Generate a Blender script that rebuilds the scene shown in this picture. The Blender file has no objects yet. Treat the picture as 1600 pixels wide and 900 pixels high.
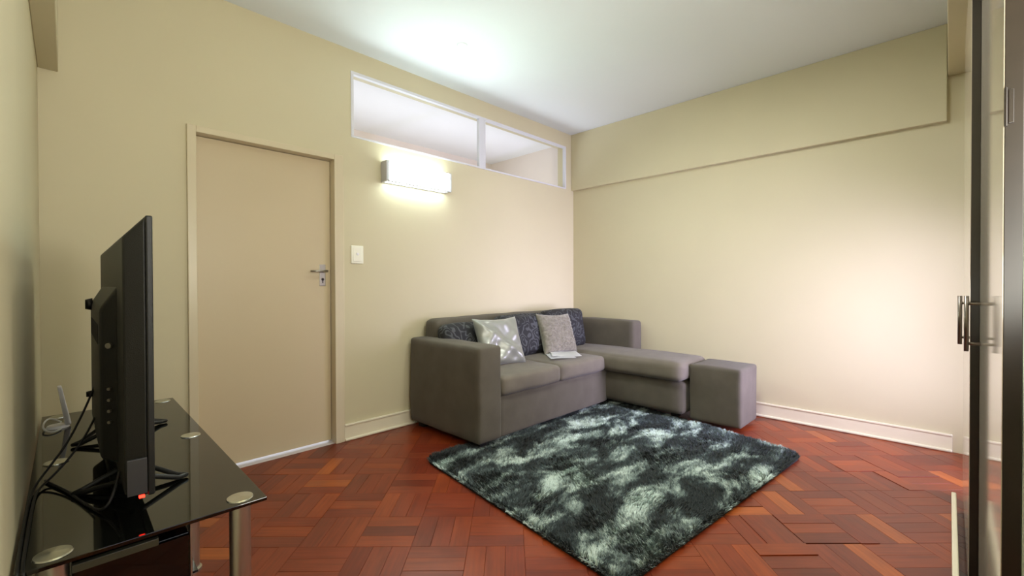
import bpy, bmesh, math, random
from math import pi, sin, cos, radians
from mathutils import Vector, Matrix, noise
random.seed(7)

# ------------------------------------------------------------------ camera
C = bpy.context.scene.collection
YAW, PITCH, ROLL, EYE, FPX = .7804, -.0089, -.0032, 1.1588, 690.0
cam_data = bpy.data.cameras.new('camera')
cam = bpy.data.objects.new('camera', cam_data); C.objects.link(cam)
bpy.context.scene.camera = cam
fw = Vector((cos(YAW)*cos(PITCH), sin(YAW)*cos(PITCH), sin(PITCH)))
rt = Vector((sin(YAW), -cos(YAW), 0)); up = rt.cross(fw)
rt2 = rt*cos(ROLL)+up*sin(ROLL); up2 = up*cos(ROLL)-rt*sin(ROLL)
m = Matrix((rt2, up2, -fw)).transposed().to_4x4(); m.translation = (0, 0, EYE)
cam.matrix_world = m
cam_data.sensor_width = 36; cam_data.lens = 36*FPX/1600; cam_data.clip_start = .02

# ------------------------------------------------------------------ world, lights, exposure
vs = bpy.context.scene.view_settings
vs.view_transform = 'Standard'; vs.look = 'None'; vs.gamma = 1; vs.use_curve_mapping = False
vs.exposure = 0.15
w = bpy.data.worlds.new('world'); bpy.context.scene.world = w; w.use_nodes = True
w.node_tree.nodes['Background'].inputs[0].default_value = (.80, .86, 1.0, 1)
w.node_tree.nodes['Background'].inputs[1].default_value = 1.0

def area(name, loc, direction, sx, sy, power, col, spread=0):
    l = bpy.data.lights.new(name, 'AREA'); l.shape = 'RECTANGLE'; l.size = sx; l.size_y = sy
    l.energy = power; l.color = col
    o = bpy.data.objects.new(name, l); C.objects.link(o); o.location = loc
    o.rotation_euler = Vector(direction).to_track_quat('-Z', 'Z').to_euler()
    if spread: l.spread = radians(spread)
    return o
# daylight through the opening beside wall B, and in the next room, plus added fills behind the camera and low next door
area('daylight_side_opening', (3.72, -.70, .92), (0.0, 1, -.08), .50, 1.35, 35, (.72, .67, 1.0), 85)
area('ceiling_lamp_above_view', (2.2, .95, 2.88), (.25, .0, -1), .45, .45, 35, (.98, 1.0, .92), 150)
area('rear_window_fill', (.65, -.62, 1.55), (.5, .9, 1.2), 1.1, 1.3, 64, (1.0, .97, .86))  # soft fill entering by the added window behind the camera
area('daylight_next_room', (2.4, 4.98, 1.62), (0, -1, .45), 3.2, .26, 9, (.88, .92, 1.0))
area('next_room_fill_low', (2.4, 4.98, .95), (0, -1, .5), 3.2, .9, 40, (.86, .92, 1.0))  # added low fill that brightens the next room and its ceiling

# ------------------------------------------------------------------ materials
def s2l(c): return tuple(((x/255)/12.92 if x/255 <= .04045 else ((x/255+.055)/1.055)**2.4) for x in c)
def nmat(name):
    mt = bpy.data.materials.new(name); mt.use_nodes = True; nt = mt.node_tree
    return mt, nt, nt.nodes['Principled BSDF']
def mat(name, rgb, rough=.6, metal=0, var=.0, vscale=3, bump=0, bscale=60, coat=0, emit=0, spec=.5, sheen=0, stretch=None):
    mt, nt, p = nmat(name); c = s2l(rgb)
    p.inputs['Base Color'].default_value = (*c, 1); p.inputs['Roughness'].default_value = rough
    p.inputs['Metallic'].default_value = metal; p.inputs['Specular IOR Level'].default_value = spec
    p.inputs['Coat Weight'].default_value = coat; p.inputs['Sheen Weight'].default_value = sheen
    if emit:
        p.inputs['Emission Color'].default_value = (*c, 1); p.inputs['Emission Strength'].default_value = emit
    tc = nt.nodes.new('ShaderNodeTexCoord'); mp = nt.nodes.new('ShaderNodeMapping')
    nt.links.new(tc.outputs['Object'], mp.inputs[0])
    if stretch: mp.inputs['Scale'].default_value = stretch
    if var:
        n = nt.nodes.new('ShaderNodeTexNoise'); n.inputs['Scale'].default_value = vscale; n.inputs['Detail'].default_value = 4
        r = nt.nodes.new('ShaderNodeMapRange'); r.inputs[1].default_value = .3; r.inputs[2].default_value = .7
        r.inputs[3].default_value = 1-var; r.inputs[4].default_value = 1+var
        x = nt.nodes.new('ShaderNodeVectorMath'); x.operation = 'SCALE'; x.inputs[0].default_value = c
        nt.links.new(mp.outputs[0], n.inputs['Vector']); nt.links.new(n.outputs[0], r.inputs[0])
        nt.links.new(r.outputs[0], x.inputs['Scale']); nt.links.new(x.outputs[0], p.inputs['Base Color'])
    if bump:
        n = nt.nodes.new('ShaderNodeTexNoise'); n.inputs['Scale'].default_value = bscale; n.inputs['Detail'].default_value = 3
        b = nt.nodes.new('ShaderNodeBump'); b.inputs['Strength'].default_value = bump; b.inputs['Distance'].default_value = .002
        nt.links.new(mp.outputs[0], n.inputs['Vector']); nt.links.new(n.outputs[0], b.inputs['Height'])
        nt.links.new(b.outputs[0], p.inputs['Normal'])
    return mt
M_wall = mat('cream_wall_paint', (203, 194, 163), .55, var=.025, vscale=1.3, bump=.15, bscale=25, spec=.35)
M_ceil = mat('white_ceiling_paint', (226, 231, 234), .8, var=.01, vscale=1, bump=.1, bscale=30, spec=.2)
M_trim = mat('cream_gloss_paint', (208, 196, 167), .3, var=.02, vscale=4)
M_skirt = mat('skirting_gloss_paint', (228, 220, 196), .28, var=.02, vscale=4)
M_door = mat('cream_door_paint', (201, 185, 153), .42, var=.02, vscale=1.5, bump=.08, bscale=12)
M_white = mat('white_frame_paint', (212, 212, 218), .4)
M_next = mat('peach_wall_paint', (234, 224, 216), .7, var=.01)
M_nextc = mat('next_room_ceiling_paint', (244, 246, 250), .8)
M_sub = mat('dark_bitumen_screed', (26, 10, 7), .8)
M_glassblk = mat('black_glass', (9, 10, 8), .04, spec=.7)
M_chrome = mat('polished_chrome', (205, 203, 196), .34, metal=1)
M_satin = mat('satin_steel', (172, 168, 160), .28, metal=1)
M_black = mat('black_plastic', (12, 12, 12), .45, bump=.4, bscale=400)
M_black2 = mat('black_gloss_plastic', (12, 12, 12), .15)
M_cable = mat('black_cable', (14, 14, 14), .5)
M_wcable = mat('white_cable', (206, 206, 204), .5)
M_router = mat('white_plastic', (232, 230, 235), .35)
M_switch = mat('ivory_plastic', (236, 234, 216), .3)
M_fab_lit = mat('taupe_woven_fabric_lit', (108, 101, 90), .95, var=.10, vscale=9, bump=.7, bscale=330, sheen=.12, spec=.15)  # same sofa cloth, lightened to carry the light falling on the seats
M_fab_shade = mat('taupe_woven_fabric_shaded', (92, 86, 76), .95, var=.10, vscale=7, bump=.7, bscale=330, sheen=.1, spec=.15)  # same sofa cloth, darkened to carry the shade on arms, base and ottoman
M_foot = mat('black_foot', (15, 13, 12), .6)
M_paper = mat('white_paper', (250, 250, 250), .6)
M_gloss = mat('greige_gloss_laminate', (196, 184, 166), .07, spec=.6)
M_edge = mat('wenge_edge_band', (30, 22, 18), .3, var=.2, vscale=20)
M_handle = mat('brushed_dark_steel', (120, 112, 104), .32, metal=1)
M_carc = mat('pale_laminate', (214, 222, 202), .4)
M_ledr = mat('red_standby_lamp', (255, 40, 25), .4, emit=6)
M_lamp = mat('lit_opal_diffuser_rim', (222, 240, 240), .4, emit=15)
M_lampf = mat('lit_opal_diffuser_face', (226, 250, 240), .4, emit=66)
M_cap = mat('lamp_end_cap_grey', (186, 186, 190), .4)
M_screen = mat('dark_screen_glass', (6, 6, 8), .08)
M_slate = mat('grey_label_panel', (58, 58, 62), .35)

def floral():
    mt, nt, p = nmat('black_floral_jacquard'); N = nt.nodes.new; L = nt.links.new
    tc = N('ShaderNodeTexCoord'); n = N('ShaderNodeTexNoise'); n.inputs['Scale'].default_value = 9; n.inputs['Detail'].default_value = 1
    mx = N('ShaderNodeMixRGB'); mx.inputs[0].default_value = .16
    L(tc.outputs['Object'], n.inputs['Vector']); L(tc.outputs['Object'], mx.inputs[1]); L(n.outputs['Color'], mx.inputs[2])
    v = N('ShaderNodeTexVoronoi'); v.inputs['Scale'].default_value = 8.5; L(mx.outputs[0], v.inputs['Vector'])
    s = N('ShaderNodeMath'); s.operation = 'MULTIPLY'; s.inputs[1].default_value = 26; L(v.outputs['Distance'], s.inputs[0])
    s2 = N('ShaderNodeMath'); s2.operation = 'SINE'; L(s.outputs[0], s2.inputs[0])
    n2 = N('ShaderNodeTexNoise'); n2.inputs['Scale'].default_value = 14; L(tc.outputs['Object'], n2.inputs['Vector'])
    a = N('ShaderNodeMath'); a.operation = 'MULTIPLY_ADD'; a.inputs[1].default_value = 3.2; a.inputs[2].default_value = -1.6; L(n2.outputs[0], a.inputs[0])
    ad = N('ShaderNodeMath'); ad.operation = 'ADD'; L(s2.outputs[0], ad.inputs[0]); L(a.outputs[0], ad.inputs[1])
    r = N('ShaderNodeValToRGB'); r.color_ramp.elements[0].position = .30; r.color_ramp.elements[0].color = (.010, .010, .012, 1)
    r.color_ramp.elements[1].position = .62; r.color_ramp.elements[1].color = (.060, .064, .068, 1)
    L(ad.outputs[0], r.inputs[0]); L(r.outputs[0], p.inputs['Base Color']); p.inputs['Roughness'].default_value = .75
    return mt
M_floral = floral()

def satin():
    mt, nt, p = nmat('silver_satin'); N = nt.nodes.new; L = nt.links.new
    p.inputs['Base Color'].default_value = (*s2l((150, 152, 144)), 1); p.inputs['Metallic'].default_value = .35
    p.inputs['Roughness'].default_value = .36; p.inputs['Sheen Weight'].default_value = .3
    return mt
M_satinf = satin()
M_plush = mat('beige_plush', (124, 119, 106), .95, var=.2, vscale=40, sheen=.4, spec=.1)

def wood(i):
    tones = [(132, 54, 22), (122, 46, 20), (112, 40, 19), (142, 60, 24), (102, 38, 20), (124, 50, 25), (162, 80, 32), (114, 46, 26)]
    mt, nt, p = nmat('red_parquet_wood'); N = nt.nodes.new; L = nt.links.new
    tc = N('ShaderNodeTexCoord'); oi = N('ShaderNodeObjectInfo'); mp = N('ShaderNodeMapping'); mp.inputs['Scale'].default_value = (5, 75, 10)
    ofs = N('ShaderNodeVectorMath'); ofs.operation = 'SCALE'; ofs.inputs[0].default_value = (13, 7, 5); L(oi.outputs['Random'], ofs.inputs['Scale'])
    ad = N('ShaderNodeVectorMath'); ad.operation = 'ADD'
    at = N('ShaderNodeAttribute'); at.attribute_name = 'grain'; L(at.outputs['Vector'], ad.inputs[0]); L(ofs.outputs[0], ad.inputs[1])
    L(ad.outputs[0], mp.inputs[0])
    n = N('ShaderNodeTexNoise'); n.inputs['Scale'].default_value = 1; n.inputs['Detail'].default_value = 5; L(mp.outputs[0], n.inputs['Vector'])
    n2 = N('ShaderNodeTexNoise'); n2.inputs['Scale'].default_value = 6; n2.inputs['Detail'].default_value = 2; L(ad.outputs[0], n2.inputs['Vector'])
    c = s2l(tones[i]); r = N('ShaderNodeValToRGB'); r.color_ramp.elements[0].position = .3; r.color_ramp.elements[1].position = .75
    r.color_ramp.elements[0].color = (c[0]*.66, c[1]*.60, c[2]*.60, 1); r.color_ramp.elements[1].color = (c[0]*1.3, c[1]*1.42, c[2]*1.4, 1)
    mx = N('ShaderNodeMath'); mx.operation = 'MULTIPLY_ADD'; mx.inputs[1].default_value = .55; L(n.outputs[0], mx.inputs[0])
    m2 = N('ShaderNodeMath'); m2.operation = 'MULTIPLY'; m2.inputs[1].default_value = .45; L(n2.outputs[0], m2.inputs[0]); L(m2.outputs[0], mx.inputs[2])
    L(mx.outputs[0], r.inputs[0]); L(r.outputs[0], p.inputs['Base Color'])
    rr = N('ShaderNodeMapRange'); rr.inputs[3].default_value = .27; rr.inputs[4].default_value = .36; L(n2.outputs[0], rr.inputs[0]); L(rr.outputs[0], p.inputs['Roughness'])
    p.inputs['Specular IOR Level'].default_value = .42
    return mt
WOOD = [wood(i) for i in range(8)]

def rugmat():
    mt, nt, p = nmat('mottled_shag_yarn'); N = nt.nodes.new; L = nt.links.new
    tc = N('ShaderNodeTexCoord'); mp = N('ShaderNodeMapping'); mp.inputs['Rotation'].default_value = (0, 0, radians(40)); mp.inputs['Scale'].default_value = (2.1, 4.2, 0)
    L(tc.outputs['Object'], mp.inputs[0])
    n = N('ShaderNodeTexNoise'); n.inputs['Scale'].default_value = 1.25; n.inputs['Detail'].default_value = 5; n.inputs['Roughness'].default_value = .66; n.inputs['Distortion'].default_value = .55
    L(mp.outputs[0], n.inputs['Vector'])
    n2 = N('ShaderNodeTexNoise'); n2.inputs['Scale'].default_value = 70; L(tc.outputs['Object'], n2.inputs['Vector'])
    a = N('ShaderNodeMath'); a.operation = 'MULTIPLY_ADD'; a.inputs[1].default_value = .16; L(n2.outputs[0], a.inputs[0]); L(n.outputs[0], a.inputs[2])
    r = N('ShaderNodeValToRGB'); e = r.color_ramp.elements
    e[0].position = .51; e[0].color = (*s2l((27, 37, 39)), 1); e[1].position = .70; e[1].color = (*s2l((212, 228, 222)), 1)
    q = e.new(.575); q.color = (*s2l((62, 75, 77)), 1); q = e.new(.63); q.color = (*s2l((136, 153, 149)), 1)
    L(a.outputs[0], r.inputs[0]); L(r.outputs[0], p.inputs['Base Color']); p.inputs['Roughness'].default_value = .8
    p.inputs['Sheen Weight'].default_value = .2
    return mt
M_rug = rugmat()
M_rugback = mat('rug_backing', (22, 26, 26), .95)

def pane_mat():
    mt = bpy.data.materials.new('clear_window_glass'); mt.use_nodes = True; nt = mt.node_tree; nt.nodes.clear(); N = nt.nodes.new; L = nt.links.new
    o = N('ShaderNodeOutputMaterial'); mx = N('ShaderNodeMixShader'); t = N('ShaderNodeBsdfTransparent'); g = N('ShaderNodeBsdfGlossy'); g.inputs['Roughness'].default_value = .02
    fr = N('ShaderNodeFresnel'); fr.inputs[0].default_value = 1.3
    ge = N('ShaderNodeNewGeometry'); iv = N('ShaderNodeMath'); iv.operation = 'SUBTRACT'; iv.inputs[0].default_value = 1; L(ge.outputs['Backfacing'], iv.inputs[1])
    ml = N('ShaderNodeMath'); ml.operation = 'MULTIPLY'; L(fr.outputs[0], ml.inputs[0]); L(iv.outputs[0], ml.inputs[1]); L(ml.outputs[0], mx.inputs[0]); L(t.outputs[0], mx.inputs[1]); L(g.outputs[0], mx.inputs[2]); L(mx.outputs[0], o.inputs[0])
    return mt
M_pane = pane_mat()

# ------------------------------------------------------------------ helpers
def link(name, me, mt, parent=None):
    o = bpy.data.objects.new(name, me); C.objects.link(o)
    if mt and not me.materials: me.materials.append(mt)
    if parent: o.parent = parent
    return o
def finish(name, bm, mt, parent=None, smooth=False):
    me = bpy.data.meshes.new(name); bmesh.ops.recalc_face_normals(bm, faces=bm.faces); bm.to_mesh(me); bm.free()
    if smooth:
        for p in me.polygons: p.use_smooth = True
    return link(name, me, mt, parent)
def bx(bm, x0, x1, y0, y1, z0, z1, bev=0, seg=2):
    r = bmesh.ops.create_cube(bm, size=1); vs_ = r['verts']
    for v in vs_:
        v.co = Vector((x0+(v.co.x+.5)*(x1-x0), y0+(v.co.y+.5)*(y1-y0), z0+(v.co.z+.5)*(z1-z0)))
    if bev:
        es = list({e for v in vs_ for e in v.link_edges})
        bmesh.ops.bevel(bm, geom=es, offset=bev, segments=seg, profile=.5, affect='EDGES')
def box(name, x0, x1, y0, y1, z0, z1, mt, parent=None, bev=0, seg=2, smooth=False):
    bm = bmesh.new(); bx(bm, x0, x1, y0, y1, z0, z1, bev, seg); return finish(name, bm, mt, parent, smooth)
def cyl(bm, p0, p1, r0, r1=None, n=20):
    p0 = Vector(p0); p1 = Vector(p1); d = p1-p0; r1 = r0 if r1 is None else r1
    q = d.to_track_quat('Z', 'Y').to_matrix().to_4x4(); q.translation = (p0+p1)/2
    bmesh.ops.create_cone(bm, cap_ends=True, segments=n, radius1=r0, radius2=r1, depth=d.length, matrix=q)
def tube(name, pts, r, mt, parent=None, res=6, smoothc=True):
    cu = bpy.data.curves.new(name, 'CURVE'); cu.dimensions = '3D'; cu.bevel_depth = r; cu.bevel_resolution = 3; cu.use_fill_caps = True
    if smoothc:
        s = cu.splines.new('NURBS'); s.points.add(len(pts)-1)
        for i, p in enumerate(pts): s.points[i].co = (*p, 1)
        s.use_endpoint_u = True; s.order_u = 3; s.resolution_u = res
    else:
        s = cu.splines.new('POLY'); s.points.add(len(pts)-1)
        for i, p in enumerate(pts): s.points[i].co = (*p, 1)
    tmp = bpy.data.objects.new('tmp', cu); C.objects.link(tmp)
    me = bpy.data.meshes.new_from_object(tmp); bpy.data.objects.remove(tmp)
    me.name = name
    for p in me.polygons: p.use_smooth = True
    me.materials.clear()
    return link(name, me, mt, parent)
def softbox(name, x0, x1, y0, y1, z0, z1, mt, parent, r=.04, n=12, puff=(0, 0, 0), wob=.004, seed=0, rot=None, origin=None):
    """rounded upholstered block; puff swells the faces of each axis, wob ripples the cloth"""
    hx, hy, hz = (x1-x0)/2, (y1-y0)/2, (z1-z0)/2; c = Vector(((x0+x1)/2, (y0+y1)/2, (z0+z1)/2))
    bm = bmesh.new(); bmesh.ops.create_cube(bm, size=2)
    bmesh.ops.subdivide_edges(bm, edges=bm.edges[:], cuts=n, use_grid_fill=True)
    H = Vector((hx, hy, hz)); r = min(r, hx*.98, hy*.98, hz*.98)
    for v in bm.verts:
        u = v.co.copy()
        # denser near edges
        u = Vector([math.copysign(1-(1-abs(t))**1.35, t) for t in u])
        p = Vector((u.x*hx, u.y*hy, u.z*hz)); inn = Vector([max(-(H[i]-r), min(H[i]-r, p[i])) for i in range(3)])
        d = p-inn
        if d.length > 1e-9: p = inn+d.normalized()*r
        px, py, pz = puff
        fx = (1-u.y**2)*(1-u.z**2); fy = (1-u.x**2)*(1-u.z**2); fz = (1-u.x**2)*(1-u.y**2)
        p += Vector((math.copysign(px*fx, u.x) if abs(u.x) > .9 else px*fx*u.x, math.copysign(py*fy, u.y) if abs(u.y) > .9 else py*fy*u.y, math.copysign(pz*fz, u.z) if abs(u.z) > .9 else pz*fz*u.z))
        q = p+c+Vector((seed*3.1, seed*1.7, 0))
        p += Vector((noise.noise(q*5), noise.noise(q*5+Vector((9, 0, 0))), noise.noise(q*5+Vector((0, 9, 0)))))*wob
        if rot: p = rot@p
        v.co = p+c
    return finish(name, bm, mt, parent, True)
def empty(name, loc=(0, 0, 0)):
    o = bpy.data.objects.new(name, None); C.objects.link(o); o.location = loc; o.empty_display_size = .1; return o
def adopt(root):
    """children were modelled in world space: keep them there under a root placed at its base"""
    for ch in root.children: ch.matrix_parent_inverse = Matrix.Translation(-root.location)
def tag(o, label=None, cat=None, group=None, kind=None):
    if label: o['label'] = label
    if cat: o['category'] = cat
    if group: o['group'] = group
    if kind: o['kind'] = kind
    return o
def struct(o): o['kind'] = 'structure'; return o

# ------------------------------------------------------------------ room shell
XL, XB, YA, H = -.09, 4.255, 3.182, 2.913
WT = .12                                                       # thickness of wall A
# wall with the door and the high window
bm = bmesh.new()
DX0, DX1, DZ = .548, 1.372, 2.064
WX0, WX1, WZ0, WZ1 = 1.508, 4.112, 2.262, 2.757
def wa(x0, x1, z0, z1): bx(bm, x0, x1, YA, YA+WT, z0, z1)
wa(XL-.15, DX0-.04, 0, H); wa(DX0-.04, DX1+.04, DZ+.03, H); wa(DX1+.04, WX0, 0, H)
wa(WX0, WX1, 0, WZ0); wa(WX0, WX1, WZ1, H); wa(WX1, XB+.15, 0, H)
struct(finish('wall_back', bm, M_wall))
bm = bmesh.new(); bx(bm, XB, XB+.15, -1.2, YA+WT, 0, H); struct(finish('wall_right', bm, M_wall))
bm = bmesh.new(); bx(bm, XL-.15, XL, -.75, YA, 0, H); struct(finish('wall_left', bm, M_wall))
# near wall: added window behind the camera, cupboard recess, opening beside the right wall
bm = bmesh.new()
OX0, OX1, OZ = 3.42, XB, 2.20
bx(bm, XL-.15, .1, -.87, -.75, 0, H); bx(bm, 1.25, 1.42, -.87, -.75, 0, H); bx(bm, .1, 1.25, -.87, -.75, 0, .9); bx(bm, .1, 1.25, -.87, -.75, 2.25, H)
bx(bm, 1.42, OX0, -.87, -.75, 0, H)
bx(bm, OX0, OX1, -.30, -.10, OZ, H)                             # lintel above the opening
bx(bm, OX0-.06, OX0, -1.2, -.12, 0, H)                          # side of the passage
bx(bm, 1.42, OX0, -.12, -.10, 2.45, H)
struct(finish('wall_front', bm, M_wall))
bm = bmesh.new(); bx(bm, XL-.15, XB+.15, -1.2, YA+WT, H, H+.1); struct(finish('ceiling', bm, M_ceil))
# downstand beams
struct(box('trim_1', XB-.045, XB, .015, YA, 2.258, H, M_wall, bev=.004))
struct(box('trim_2', XL, -.018, -.75, YA, 2.229, H, M_wall, bev=.004))
struct(box('trim_3', XL, XB, -.10, .012, 2.566, H, M_wall, bev=.004))

# parquet: basket-weave squares of three blocks laid at 45 degrees to the walls
S2 = 2**.5/2; PITCHF = .25; U0, V0 = .06, 1.945
floor = struct(box('floor', XL-.15, XB+.15, -1.2, YA+WT, -.06, -.012, M_sub))
def to_world(u, v): return ((u+v)*S2, (v-u)*S2)
def blockmesh(tone):
    L_, W_, g, b = PITCHF/2, PITCHF/6, .0004, .0007
    top = [(-L_+g+b, -W_+g+b), (L_-g-b, -W_+g+b), (L_-g-b, W_-g-b), (-L_+g+b, W_-g-b)]
    out = [(-L_+g, -W_+g), (L_-g, -W_+g), (L_-g, W_-g), (-L_+g, W_-g)]
    vs_ = [(x, y, 0) for x, y in top]+[(x, y, -b) for x, y in out]+[(x, y, -.012) for x, y in out]
    fs = [(0, 1, 2, 3)]+[(4+i, 4+(i+1) % 4, (i+1) % 4, i) for i in range(4)]+[(8+i, 8+(i+1) % 4, 4+(i+1) % 4, 4+i) for i in range(4)]
    me = bpy.data.meshes.new('parquet_block'); me.from_pydata(vs_, [], fs); me.materials.append(WOOD[tone])
    a = me.attributes.new('grain', 'FLOAT_VECTOR', 'POINT')
    for i, v in enumerate(vs_): a.data[i].vector = v
    return me
BLK = [blockmesh(i) for i in range(8)]
def clip(poly, axis, val, keep_less):
    out = []
    for i in range(len(poly)):
        a, b = poly[i], poly[(i+1) % len(poly)]
        ia = (a[axis] <= val) == keep_less; ib = (b[axis] <= val) == keep_less
        if ia: out.append(a)
        if ia != ib:
            t = (val-a[axis])/(b[axis]-a[axis]); out.append(tuple(a[k]+t*(b[k]-a[k]) for k in range(len(a))))
    return out
def screen(x, y, z=0):
    q = Vector((x, y, z-EYE)); d = q.dot(fw)
    if d < .05: return None
    return 800+FPX*q.dot(rt2)/d, 450-FPX*q.dot(up2)/d
cands = []; restb = []
for i in range(-22, 24):
    for j in range(-14, 24):
        u0, v0 = U0+i*PITCHF, V0+j*PITCHF
        horiz = (i+j) % 2 == 1
        for k in range(3):
            if horiz: uc, vc, rot = u0+PITCHF/2, v0+PITCHF*(k+.5)/3, -pi/4
            else: uc, vc, rot = u0+PITCHF*(k+.5)/3, v0+PITCHF/2, pi/4
            x, y = to_world(uc, vc)
            rr = .14
            if x < XL-rr or x > XB+rr or y < -.9 or y > YA+rr: continue
            dx_, dy_ = cos(rot), sin(rot)
            pts = []
            for a, b in ((-1, -1), (1, -1), (1, 1), (-1, 1)):
                lx, ly = a*(PITCHF/2-.0007), b*(PITCHF/6-.0007)
                pts.append((x+lx*dx_-ly*dy_, y+lx*dy_+ly*dx_, lx, ly))
            inside = all(XL < p[0] < XB and -1.1 < p[1] < YA for p in pts)
            s = screen(x, y); hid = (x > 2.1 and y > 2.5) or (x > 3.7 and y > 1.2) or (1.7 < x < 3.5 and 1.1 < y < 2.4)
            tone = random.choice([0, 0, 0, 1, 1, 1, 2, 2, 3, 4, 5, 5, 5, 6, 7, 7])
            vis = s and -30 < s[0] < 1500 and s[1] < 930
            (cands if inside and vis and not hid else restb).append((x*x+y*y, x, y, rot, tone, pts))
cands.sort(key=lambda t: t[0])
for t in cands[300:]: restb.append(t)
LOOSE = [(1.34, 2.02), (1.14, 2.11), (2.30, 2.67), (1.42, 2.02)]
for d, x, y, rot, tone, pts in cands[:300]:
    o = link('parquet_block', BLK[tone], None, floor)
    uu, vv = (x-y)*S2, (x+y)*S2
    dz = random.uniform(-.0006, .0006); dx = dy = da = 0
    near = min(math.hypot(uu-a, vv-b) for a, b in LOOSE)
    if near < .2:
        dz += random.uniform(-.001, .004); dx, dy, da = random.uniform(-.004, .004), random.uniform(-.004, .004), random.uniform(-.012, .012)
    o.location = (x+dx, y+dy, dz); o.rotation_euler = (random.uniform(-.001, .001), random.uniform(-.001, .001), rot+da)
vsl, fsl, gr, mi = [], [], [], []
for d, x, y, rot, tone, pts in restb:
    pl = pts
    for ax, val, less in ((0, XB, True), (0, XL, False), (1, YA, True)): pl = clip(pl, ax, val, less) if pl else pl
    if len(pl) < 3: continue
    b = len(vsl); n = len(pl); off = random.uniform(-9, 9)
    for z in (0, -.012):
        for p in pl: vsl.append((p[0], p[1], z)); gr.append((p[2]+off, p[3], z))
    fsl.append(tuple(range(b, b+n))); mi.append(tone)
    for q in range(n): fsl.append((b+n+q, b+n+(q+1) % n, b+(q+1) % n, b+q)); mi.append(tone)
me = bpy.data.meshes.new('parquet_blocks'); me.from_pydata(vsl, [], fsl)
for wm in WOOD: me.materials.append(wm)
me.polygons.foreach_set('material_index', mi)
a = me.attributes.new('grain', 'FLOAT_VECTOR', 'POINT'); a.data.foreach_set('vector', [c for g in gr for c in g])
o = link('parquet_blocks', me, None, floor); o['kind'] = 'stuff'

# skirtings
def skirting(name, x0, x1, y0, y1, axis):
    bm = bmesh.new()
    if axis == 'x':
        bx(bm, x0, x1, y1-.014, y1, 0, .112, .001); bx(bm, x0, x1, y1-.021, y1, .108, .124, .005, 3); bx(bm, x0, x1, y1-.030, y1, 0, .020, .009, 3)
    else:
        bx(bm, x1-.014, x1, y0, y1, 0, .112, .001); bx(bm, x1-.021, x1, y0, y1, .108, .124, .005, 3); bx(bm, x1-.030, x1, y0, y1, 0, .020, .009, 3)
    return struct(finish(name, bm, M_skirt))
skirting('baseboard_back', DX1+.068, XB, 0, YA, 'x')
skirting('baseboard_right', 0, XB, -.02, YA-.03, 'y')
struct(box('baseboard_front', 1.6, 3.15, -.030, -.012, 0, .10, M_skirt, bev=.004))

# door
door = struct(empty('door_1', (.96, YA, 0)))
bm = bmesh.new()
fx0, fx1, fz = .503, 1.437, 2.103
for (x0, x1, z0, z1) in ((fx0, DX0, 0, fz), (DX1, fx1, 0, fz), (DX0, DX1, DZ, fz)):
    bx(bm, x0, x1, YA-.022, YA+WT, z0, z1, .003)
bx(bm, fx1, fx1+.010, YA-.012, YA, 0, 1.96, .002)
finish('door_frame', bm, M_trim, door)
leaf = box('door_leaf', DX0+.003, DX1-.003, YA+.055, YA+.095, .016, DZ-.003, M_door, door, .002)
bm = bmesh.new(); bx(bm, 1.29, 1.334, YA+.050, YA+.0555, 1.150, 1.305, .002)
finish('handle_plate', bm, M_satin, leaf)
bm = bmesh.new(); cyl(bm, (1.318, YA+.052, 1.256), (1.318, YA-.006, 1.256), .009); cyl(bm, (1.327, YA-.004, 1.256), (1.208, YA-.004, 1.254), .0085, .007)
finish('lever_handle', bm, M_satin, leaf, True)
bm = bmesh.new(); cyl(bm, (1.312, YA+.0505, 1.197), (1.312, YA+.048, 1.197), .010); bx(bm, 1.3085, 1.3155, YA+.048, YA+.0505, 1.170, 1.197)
finish('keyhole', bm, M_edge, leaf)
adopt(door)
for ch in leaf.children: pass

# high window
win = struct(empty('window_1', ((WX0+WX1)/2, YA+.05, WZ0)))
def frame(x0, x1):
    bm = bmesh.new(); t = .022
    for (a, b, c, d) in ((x0, x1, WZ0, WZ0+t*.7), (x0, x1, WZ1-t, WZ1), (x0, x0+t, WZ0+t*.7, WZ1-t), (x1-t, x1, WZ0+t*.7, WZ1-t)):
        bx(bm, a, b, YA-.005, YA+.030, c, d, .002)
    fr = finish('window_frame', bm, M_white, win)
    box('pane', x0+t, x1-t, YA+.016, YA+.020, WZ0+t*.7, WZ1-t, M_pane, fr)
frame(WX0, 2.797); frame(2.833, WX1)
box('mullion', 2.797, 2.833, YA-.004, YA+.04, WZ0, WZ1, M_white, win, .002)
adopt(win)

# the room seen through the high window
bm = bmesh.new()
NY0, NY1 = YA+WT, 4.78
bx(bm, 4.40, 4.52, NY0, NY1, 0, H); bx(bm, -.24, -.12, NY0, NY1, 0, H)
bx(bm, -.24, 4.52, NY1, NY1+.1, 1.80, H); bx(bm, -.24, 4.52, NY1, NY1+.1, 0, .40)
bx(bm, -.24, .6, NY1, NY1+.1, .40, 1.80); bx(bm, 4.2, 4.52, NY1, NY1+.1, .40, 1.80)
struct(finish('wall_next_room', bm, M_next))
struct(box('ceiling_next_room', -.24, 4.52, NY0, NY1+.1, H, H+.1, M_nextc))
struct(box('floor_next_room', -.24, 4.52, YA, NY1+.1, -.1, 0, mat('pale_floor', (214, 208, 212), .4)))

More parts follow.
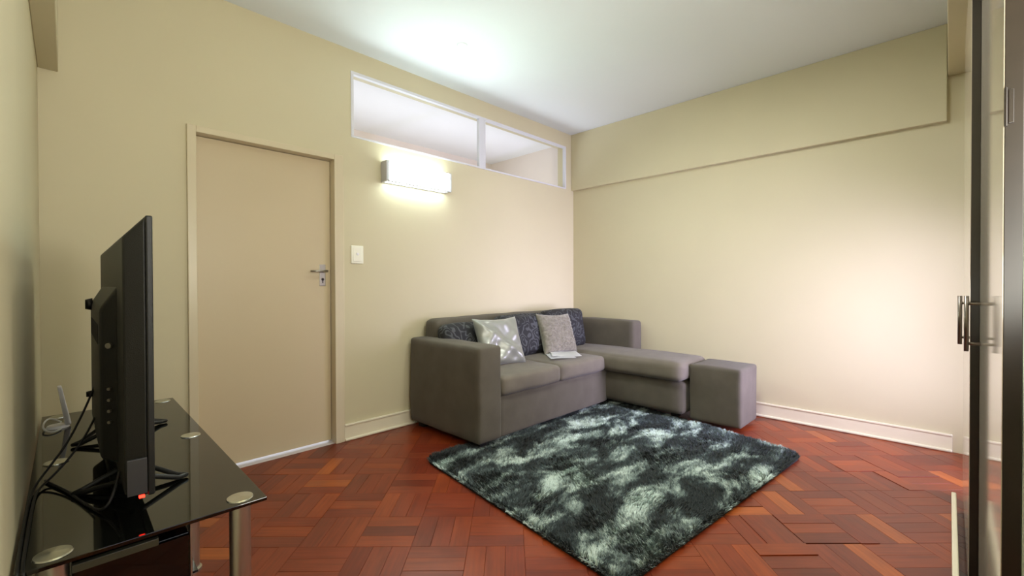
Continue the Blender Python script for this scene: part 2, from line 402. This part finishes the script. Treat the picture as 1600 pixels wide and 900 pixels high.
# window added behind the camera for the fill, and glazed door at the end of the passage
def glazed(name, x0, x1, y, z0, z1, bars):
    w_ = struct(empty(name, ((x0+x1)/2, y, z0))); bm = bmesh.new(); t = .05
    for (a, b, c, d) in [(x0, x1, z0, z0+t), (x0, x1, z1-t, z1), (x0, x0+t, z0+t, z1-t), (x1-t, x1, z0+t, z1-t)]+[(b_-.02, b_+.02, z0+t, z1-t) for b_ in bars]:
        bx(bm, a, b, y-.03, y+.03, c, d)
    f = finish('window_frame', bm, M_white, w_); box('pane', x0+t, x1-t, y-.003, y+.003, z0+t, z1-t, M_pane, f); adopt(w_)
glazed('window_2', .1, 1.25, -.81, .9, 2.25, [.68])
glazed('window_4', .6, 4.2, NY1+.05, .40, 1.80, [1.8, 3.0])  # unseen window, made taller to let the added low fill in
glazed('window_3', OX0, XB, -1.15, .02, OZ+.1, [])

# light switch
sw = tag(empty('light_switch', (1.549, YA, 1.317)), 'ivory single light switch on the wall right of the door', 'switch')
box('faceplate', 1.500, 1.597, YA-.010, YA, 1.317, 1.452, M_switch, sw, .004, 3, True)
box('switch_insert', 1.516, 1.581, YA-.0125, YA-.008, 1.333, 1.436, M_switch, sw, .002)
bm = bmesh.new(); bx(bm, 1.541, 1.556, YA-.019, YA-.010, 1.380, 1.398, .002); finish('rocker', bm, M_router, sw)
adopt(sw)

# wall lamp
LX0, LX1, LZ0, LZ1, LY = 1.772, 2.352, 1.966, 2.118, YA-.10
lamp = tag(empty('wall_lamp', ((LX0+LX1)/2, YA, LZ0)), 'lit rectangular opal wall lamp below the high window', 'lamp')
box('back_plate', LX0-.02, LX1+.02, YA-.02, YA, LZ0-.004, LZ1+.004, M_cap, lamp, .003)
box('end_cap', LX0-.028, LX0, LY, YA-.02, LZ0-.003, LZ1+.003, M_cap, lamp, .004)
box('end_cap', LX1, LX1+.02, LY, YA-.02, LZ0-.003, LZ1+.003, M_cap, lamp, .004)
box('diffuser', LX0, LX1, LY-.002, YA-.02, LZ0, LZ1, M_lamp, lamp, .010, 3, True)
box('diffuser_face', LX0+.006, LX1-.006, LY-.0035, LY-.0015, LZ0+.006, LZ1-.006, M_lampf, lamp)
box('lower_rim', LX0-.01, LX1+.01, LY-.004, LY+.012, LZ0-.008, LZ0-.001, M_cap, lamp, .001)
adopt(lamp)

# blank cover on the ceiling
bm = bmesh.new(); cyl(bm, (2.057, 2.543, H-.006), (2.057, 2.543, H), .034, .040, 28); cyl(bm, (2.057, 2.543, H-.009), (2.057, 2.543, H-.006), .020, .030, 28)
tag(finish('ceiling_cover', bm, M_ceil), 'small round white blank cover on the ceiling', 'cover')

# ------------------------------------------------------------------ sofa
sofa = tag(empty('corner_sofa', (3.1, 2.7, 0)), 'taupe fabric corner sofa with chaise, standing against both walls', 'sofa')
softbox('armrest', 1.975, 2.190, 2.270, 3.140, .052, .722, M_fab_shade, sofa, .024, 16, (.006, .004, .010), .005, 1)
softbox('armrest', 4.035, 4.215, 2.270, 3.130, .052, .775, M_fab_shade, sofa, .030, 16, (.004, .004, .010), .005, 2)
softbox('backrest', 2.115, 4.10, 2.955, 3.140, .052, .868, M_fab_shade, sofa, .045, 18, (0, .004, .012), .005, 3)
softbox('sofa_base', 2.185, 3.60, 2.295, 2.97, .052, .352, M_fab_shade, sofa, .012, 14, (0, .003, 0), .003, 4)
softbox('chaise_base', 3.585, 4.02, 1.560, 2.97, .060, .345, M_fab_shade, sofa, .045, 14, (.012, .006, 0), .004, 5)
softbox('seat_cushion', 2.195, 2.862, 2.262, 2.960, .352, .492, M_fab_lit, sofa, .034, 14, (.004, .012, .016), .006, 6)
softbox('seat_cushion', 2.864, 3.520, 2.262, 2.960, .352, .492, M_fab_lit, sofa, .034, 14, (.004, .012, .016), .006, 7)
softbox('chaise_cushion', 3.525, 4.060, 1.545, 2.960, .345, .508, M_fab_lit, sofa, .050, 16, (.012, .006, .012), .006, 8)
bm = bmesh.new()
box('sofa_foot', 2.03, 2.09, 2.33, 2.39, 0, .055, M_foot, sofa); box('sofa_foot', 2.03, 2.09, 3.03, 3.09, 0, .055, M_foot, sofa)
box('sofa_foot', 3.66, 3.72, 1.64, 1.70, .02, .065, M_foot, sofa); box('sofa_foot', 3.66, 3.72, 2.33, 2.39, 0, .065, M_foot, sofa)
bm.free()
adopt(sofa)
ott = softbox('ottoman', 3.640, 4.035, 1.130, 1.535, .030, .490, M_fab_shade, None, .022, 18, (.006, .004, .010), .004, 9)
tag(ott, 'square taupe fabric ottoman block at the open end of the chaise', 'ottoman')

def rotm(ax, deg): return Matrix.Rotation(radians(deg), 3, ax)
bc = 'black floral back cushions on the sofa'
def backc(x0, x1, zt, yc, seed, label, lean=-9):
    o = softbox('back_cushion', x0, x1, yc-.075, yc+.075, .495, zt, M_floral, None, .055, 14, (.006, .022, .010), .007, seed, rot=rotm('X', lean))
    tag(o, label, 'cushion', bc)
backc(2.09, 2.662, .835, 2.850, 11, 'black floral back cushion beside the left armrest, behind the silver pillow')
backc(2.682, 3.292, .875, 2.835, 12, 'black floral back cushion in the middle, between the two throw pillows')
backc(3.314, 3.905, .895, 2.835, 13, 'black floral back cushion nearest the right wall, behind the beige plush pillow')

def pillow(name, w_, h_, th, mt, wrinkle, loc, rot, label, n=40, pinch=.10):
    bm = bmesh.new(); rows = {}
    for s in (1, -1):
        for i in range(n+1):
            for j in range(n+1):
                u, v = -1+2*i/n, -1+2*j/n
                if s == -1 and (i in (0, n) or j in (0, n)): rows[s, i, j] = rows[1, i, j]; continue
                x = u*w_/2*(1-pinch*(1-v*v)*abs(u)**3); y = v*h_/2*(1-pinch*(1-u*u)*abs(v)**3)
                t = th/2*((1-u**4)*(1-v**4))**.55
                t += wrinkle(u, v)*(1-u**6)*(1-v**6) if s == 1 else 0
                rows[s, i, j] = bm.verts.new((x, y, s*t))
    for s in (1, -1):
        for i in range(n):
            for j in range(n):
                q = [rows[s, i, j], rows[s, i+1, j], rows[s, i+1, j+1], rows[s, i, j+1]]
                bm.faces.new(q if s == 1 else q[::-1])
    o = finish(name, bm, mt, None, True); o.location = loc; o.rotation_euler = rot
    tag(o, label, 'pillow', 'throw pillows'); return o
def wr1(u, v):
    r = 0
    for (cx, cy, ang, fr, am) in ((-1, 1, -.75, 15, .010), (.9, 1, .95, 13, .009), (-.5, -1, 1.2, 9, .006)):
        d = (u-cx)*sin(ang)-(v-cy)*cos(ang)
        r += am*sin(d*fr*.6+2.2*noise.noise(Vector((u*1.1, v*1.1, cx))))*math.exp(-abs(d)*.9)
    return r*1.35
def wr2(u, v):
    q = Vector((u*5+noise.noise(Vector((u*4, v*4, 7)))*1.2, v*15, 1)); return .030*abs(noise.noise(q))+.012*noise.noise(q*2.1)
# local X = right along the sofa, local Y = up, local Z = out of the sofa
pillow('throw_pillow', .44, .42, .14, M_satinf, wr1, (2.52, 2.640, .682), (radians(68), 0, radians(-8)), 'silver satin throw pillow with creases, leaning near the left armrest')
pillow('throw_pillow', .44, .40, .13, M_plush, wr2, (3.33, 2.690, .680), (radians(70), radians(2), radians(-6)), 'beige ruffled plush throw pillow leaning at the middle of the sofa', 70)
# paper sheets
def sheet(pts, z, lift, label, k):
    bm = bmesh.new(); n = 10; g = {}
    P = [Vector((*p, 0)) for p in pts]
    for i in range(n+1):
        for j in range(n+1):
            u, v = i/n, j/n; q = P[0].lerp(P[1], u).lerp(P[3].lerp(P[2], u), v)
            q.z = z+lift*max(0, (1-u)-.35)**2*(1 if k else .6)+.003*sin(u*5+k)
            g[i, j] = bm.verts.new(q)
    for i in range(n):
        for j in range(n): bm.faces.new((g[i, j], g[i+1, j], g[i+1, j+1], g[i, j+1]))
    bmesh.ops.solidify(bm, geom=bm.faces[:], thickness=.0006)
    tag(finish('paper_sheet', bm, M_paper, None, True), label, 'paper', 'papers on the sofa seat')
sheet([(2.93, 2.43), (3.16, 2.33), (3.34, 2.58), (3.12, 2.66)], .511, .01, 'white paper sheet lying underneath on the middle of the sofa seat', 0)
sheet([(2.98, 2.46), (3.24, 2.33), (3.45, 2.56), (3.20, 2.67)], .516, .025, 'white paper sheet with a curled edge, uppermost on the sofa seat', 1)

# ------------------------------------------------------------------ rug
RC = [(1.47, .87), (3.45, .69), (3.86, 2.40), (1.655, 2.47)]
def rugpt(u, v):
    a = Vector(RC[0]).lerp(Vector(RC[1]), u); b = Vector(RC[3]).lerp(Vector(RC[2]), u); return a.lerp(b, v)
def in_rug(u, v, r=.09):
    du, dv = min(u, 1-u)*2.0, min(v, 1-v)*1.5
    if du < r and dv < r: return (r-du)**2+(r-dv)**2 < r*r
    return True
rug = tag(empty('shag_rug', (2.55, 1.55, 0)), 'dark green-grey and white mottled shaggy rug in front of the sofa', 'rug')
bm = bmesh.new(); ring = []
for cx, cy, a0 in ((0, 0, pi), (1, 0, 1.5*pi), (1, 1, 0), (0, 1, .5*pi)):
    for k in range(9):
        a = a0+k/8*pi/2; ru, rv = .05, .065
        u = (ru if cx == 0 else 1-ru)+ru*cos(a); v = (rv if cy == 0 else 1-rv)+rv*sin(a); ring.append(rugpt(u, v))
b0 = [bm.verts.new((p.x, p.y, .001)) for p in ring]; b1 = [bm.verts.new((p.x, p.y, .010)) for p in ring]
bm.faces.new(b1); bm.faces.new(b0[::-1])
for i in range(len(ring)): bm.faces.new((b0[i], b0[(i+1) % len(ring)], b1[(i+1) % len(ring)], b1[i]))
finish('rug_backing', bm, M_rugback, rug)
vsl, fsl = [], []; rnd = random.Random(3)
NT = 125000
for t in range(NT):
    u, v = rnd.random(), rnd.random()
    if not in_rug(u, v): continue
    p = rugpt(u, v)
    low = (p.x > 3.6 and p.y > 1.1) or (p.x > 3.55 and p.y > 1.5) or (p.y > 2.27 and p.x > 1.95)
    q = Vector((p.x*2.6, p.y*2.6, 0)); ang = 5*noise.noise(q)+rnd.uniform(-1.0, 1.0)+.6
    cl = noise.noise(Vector((p.x*34, p.y*34, 3))); ang += cl*2; h = (rnd.uniform(.020, .034)+cl*.012)*(.5 if low else 1); ln = rnd.uniform(.010, .026)
    # fall outwards at the borders
    ex = (p-Vector((2.57, 1.53))); edge = min(min(u, 1-u)*2, min(v, 1-v)*1.5)
    if edge < .02: ang = math.atan2(ex.y, ex.x)+rnd.uniform(-.8, .8); h *= .6
    wd = rnd.uniform(.0016, .0030); wa_ = ang+pi/2+rnd.uniform(-.9, .9)
    cx, cy = cos(ang), sin(ang); wx, wy = cos(wa_)*wd, sin(wa_)*wd
    b = len(vsl)
    mx_, my_ = p.x+cx*ln*.35, p.y+cy*ln*.35
    vsl += [(p.x-wx, p.y-wy, .008), (p.x+wx, p.y+wy, .008), (mx_+wx*1.1, my_+wy*1.1, .008+h*.62), (mx_-wx*1.1, my_-wy*1.1, .008+h*.62), (p.x+cx*ln, p.y+cy*ln, .008+h)]
    fsl += [(b, b+1, b+2, b+3), (b+3, b+2, b+4)]
me = bpy.data.meshes.new('rug_pile'); me.from_pydata(vsl, [], fsl); o = link('rug_pile', me, M_rug, rug); o['kind'] = 'stuff'
adopt(rug)

# ------------------------------------------------------------------ television stand
TX0, TX1, TY0, TY1, TZ = -.084, .402, 1.392, 2.985, .55
st = tag(empty('television_stand', (.16, 2.19, 0)), 'black glass television stand on chrome legs along the left wall', 'stand')
box('glass_top', TX0, TX1, TY0, TY1, TZ-.010, TZ, M_glassblk, st, .0015)
def brushed(name):
    mt, nt, p = nmat(name); p.inputs['Base Color'].default_value = (.62, .64, .60, 1); p.inputs['Metallic'].default_value = 1; p.inputs['Roughness'].default_value = .2
    p.inputs['Anisotropic'].default_value = .9
    tg = nt.nodes.new('ShaderNodeTangent'); tg.direction_type = 'RADIAL'; tg.axis = 'Z'; nt.links.new(tg.outputs[0], p.inputs['Tangent']); return mt
M_disc = brushed('spun_steel')
for (lx, ly) in ((.345, 1.440), (.350, 2.180), (.352, 2.930), (-.026, 1.440), (-.028, 2.180), (-.028, 2.930)):
    bm = bmesh.new(); cyl(bm, (0, 0, .004), (0, 0, TZ-.011), .0265, n=28); cyl(bm, (0, 0, 0), (0, 0, .012), .034, n=28)
    l = finish('leg', bm, M_chrome, st, True); l.location = (lx, ly, 0)
    md = l.modifiers.new('e', 'EDGE_SPLIT'); md.split_angle = radians(40)
    bm = bmesh.new(); cyl(bm, (0, 0, 0), (0, 0, .003), .034, .032, 40); cyl(bm, (0, 0, .003), (0, 0, .0052), .032, .004, 40); d = finish('leg_disc', bm, M_disc, l); d.location = (0, 0, TZ)
bm = bmesh.new()
bx(bm, .004, .226, 1.440, 1.90, .03, .500, .002); finish('cabinet_box', bm, M_black2, st)
box('cabinet_rail', .004, .160, 1.420, 1.436, .500, .518, mat('smoked_rail', (70, 70, 58), .3), st, .001)
box('cabinet_glass_front', .006, .224, 1.428, 1.434, .03, .498, M_glassblk, st)
box('chrome_edge_strip', .2265, .2305, 1.428, 1.446, .03, .538, M_chrome, st)
box('lower_shelf', -.06, .330, 1.94, 2.97, .115, .123, M_glassblk, st, .001)
adopt(st)

# television
tv = tag(empty('television', (.14, 2.08, TZ)), 'black flat television seen from behind, standing on the glass stand', 'television')
TVY0, TVY1, TVZ0, TVZ1 = 1.500, 2.640, .603, 1.343
box('bezel', .148, .163, TVY0, TVY1, TVZ0, TVZ1, M_black, tv, .004, 3)
box('screen', .160, .1645, TVY0+.018, TVY1-.018, TVZ0+.03, TVZ1-.018, M_screen, tv)
def frustum(name, xa, xb, ra, rb, mt, bev):
    bm = bmesh.new(); V = []
    for x, (y0, y1, z0, z1) in ((xa, ra), (xb, rb)):
        V.append([bm.verts.new((x, y, z)) for y, z in ((y0, z0), (y1, z0), (y1, z1), (y0, z1))])
    bm.faces.new(V[0]); bm.faces.new(V[1])
    for i in range(4): bm.faces.new((V[0][i], V[0][(i+1) % 4], V[1][(i+1) % 4], V[1][i]))
    if bev: bmesh.ops.bevel(bm, geom=bm.edges[:], offset=bev, segments=3, profile=.5, affect='EDGES')
    return finish(name, bm, mt, tv)
frustum('rear_casing', .149, .103, (TVY0+.004, TVY1-.004, TVZ0+.004, TVZ1-.004), (TVY0+.028, TVY1-.10, TVZ0+.006, 1.285), M_black, .006)
frustum('rear_hump', .106, .067, (1.70, 2.44, .640, 1.16), (1.76, 2.38, .650, 1.09), M_black, .010)
box('label_panel', .1065, .147, TVY0+.0005, TVY0+.010, .612, .705, M_slate, tv, .001)
bm = bmesh.new()
for k in range(14): bx(bm, .0655, .068, 1.84+k*.035, 1.858+k*.035, .98, 1.04)
finish('vent_slots', bm, M_foot, tv)
for k in range(4):
    bm = bmesh.new(); cyl(bm, (.0885, 1.724, .86-k*.032), (.083, 1.717, .86-k*.032), .0045, n=12); finish('socket', bm, M_satin, tv)
bm = bmesh.new(); cyl(bm, (.0885, 1.724, .985), (.083, 1.717, .985), .008, n=12); finish('socket', bm, M_satin, tv)
for z, r_ in ((1.088, .018), (.75, .010)):
    bm = bmesh.new(); cyl(bm, (.050, 2.30, z), (.070, 2.30, z), r_, r_*1.3, n=16); finish('mounting_boss', bm, M_black, tv, True)
bm = bmesh.new(); bx(bm, .130, .142, TVY0+.004, TVY0+.016, TVZ0-.003, TVZ0+.002, .001); finish('standby_light', bm, M_ledr, tv)
def foot(y, yf, yr, xf, xr):
    pts = [(.150, y-.075, .600), (xf-.02, yf-.012, TZ+.010), (xf, yf, TZ+.009), (xf-.02, yf+.012, TZ+.012), (.150, y+.060, .602)]
    bm_ = tube('television_foot', pts, .0075, M_black, tv, smoothc=False)
    pts = [(.130, y-.075, .600), (xr+.02, yr-.012, TZ+.010), (xr, yr, TZ+.009), (xr+.02, yr+.012, TZ+.012), (.130, y+.060, .602)]
    tube('television_foot', pts, .0075, M_black, tv, smoothc=False)
foot(1.76, 1.715, 1.79, .262, .012); foot(2.42, 2.46, 2.34, .305, .014)
adopt(tv)

# router and cables
ro = tag(empty('wifi_router', (-.01, 2.72, TZ)), 'slim white upright router at the far left of the glass stand', 'router')
bm = bmesh.new(); bx(bm, -.035, .035, -.010, .010, 0, .172, .0095, 4); bmesh.ops.scale(bm, vec=(.30, 2.6, 1), verts=bm.verts)
for v in bm.verts:
    t = v.co.z/.172; v.co.y *= 1-.35*t*t; v.co.x = v.co.x*(1-.35*t)-.026*t
b = finish('router_body', bm, M_router, ro, True); b.location = (.012, 0, .006)
bm = bmesh.new(); cyl(bm, (-.02, 0, 0), (-.02, 0, .010), .038, .032, 28); finish('router_base', bm, M_router, ro)
tag(tube('white_cable', [(-.02, 2.76, TZ+.012), (-.05, 2.80, TZ+.03), (-.072, 2.78, TZ+.02), (-.074, 2.66, TZ+.012), (-.04, 2.60, TZ+.005), (-.02, 2.66, TZ+.005)], .0035, M_wcable), 'white cable coiled beside the router', 'cable')
cg = 'black cables behind the television'
tag(tube('black_cable', [(.072, 2.20, .80), (.05, 2.16, .74), (-.0, 2.06, .64), (-.045, 2.0, .585), (-.072, 1.93, .560), (-.078, 1.80, .556), (-.080, 1.62, .556), (-.078, 1.42, .556), (-.078, 1.372, .545), (-.078, 1.366, .3), (-.07, 1.36, .02)], .0033, M_cable), 'black cable from the television top input, sagging to the left wall', 'cable', cg)
tag(tube('black_cable', [(.066, 2.10, .70), (.045, 2.05, .66), (.0, 2.0, .60), (-.04, 1.97, .562), (-.066, 1.90, .556), (-.070, 1.78, .556), (-.070, 1.60, .556), (-.072, 1.40, .556), (-.066, 1.372, .54), (-.066, 1.366, .28), (-.05, 1.36, .02)], .0033, M_cable), 'black cable from low on the television back, running along the stand edge', 'cable', cg)
tag(tube('black_cable', [(.100, 1.64, .640), (.085, 1.60, .585), (.060, 1.60, .5548), (.03, 1.70, .5548), (.0, 1.83, .5548), (-.03, 1.92, .5548), (-.050, 1.985, .5548)], .0036, M_cable), 'black cable lying straight across the glass top towards the near end of the television', 'cable', cg)

# ------------------------------------------------------------------ built-in cupboard at the right
cb = tag(empty('built_in_cupboard', (2.4, -.4, 0)), 'tall cupboard with glossy greige doors and dark edges at the right', 'cupboard')
bm = bmesh.new()
bx(bm, 1.425, 1.445, -.74, -.112, .02, 2.44); bx(bm, 3.33, 3.35, -.74, -.112, .02, 2.44); bx(bm, 1.445, 3.33, -.74, -.112, 2.42, 2.44)
bx(bm, 1.445, 3.33, -.74, -.112, .02, .04); bx(bm, 1.445, 3.33, -.74, -.73, .04, 2.42); bx(bm, 2.31, 2.33, -.73, -.112, .04, 2.42)
finish('carcass', bm, M_carc, cb)
def cdoor(x0, x1, yf, th, hx, hy, z0h, z1h):
    d = box('cupboard_door', x0, x1, yf-th, yf, .03, 2.43, M_edge, cb, .001)
    box('door_face', x0+.002, x1-.002, yf, yf+.0015, .034, 2.426, M_gloss, d)
    bm = bmesh.new(); cyl(bm, (hx, hy, z0h), (hx, hy, z1h), .0065, n=18)
    for z in (z0h+.028, z1h-.028): cyl(bm, (hx, hy, z), (hx, yf+.001, z), .005, n=14)
    finish('bar_handle', bm, M_handle, d, True)
    return d
d1 = cdoor(1.385, 2.325, -.081, .027, 2.25, -.044, .915, 1.112)
d2 = cdoor(2.335, 3.340, -.056, .050, 2.44, -.030, .920, 1.108)
bm = bmesh.new(); bx(bm, 1.381, 1.387, -.094, -.086, 1.49, 1.56, .001); cyl(bm, (1.383, -.083, 1.485), (1.383, -.083, 1.565), .003, n=12); finish('hinge', bm, M_edge, d1)
adopt(cb)
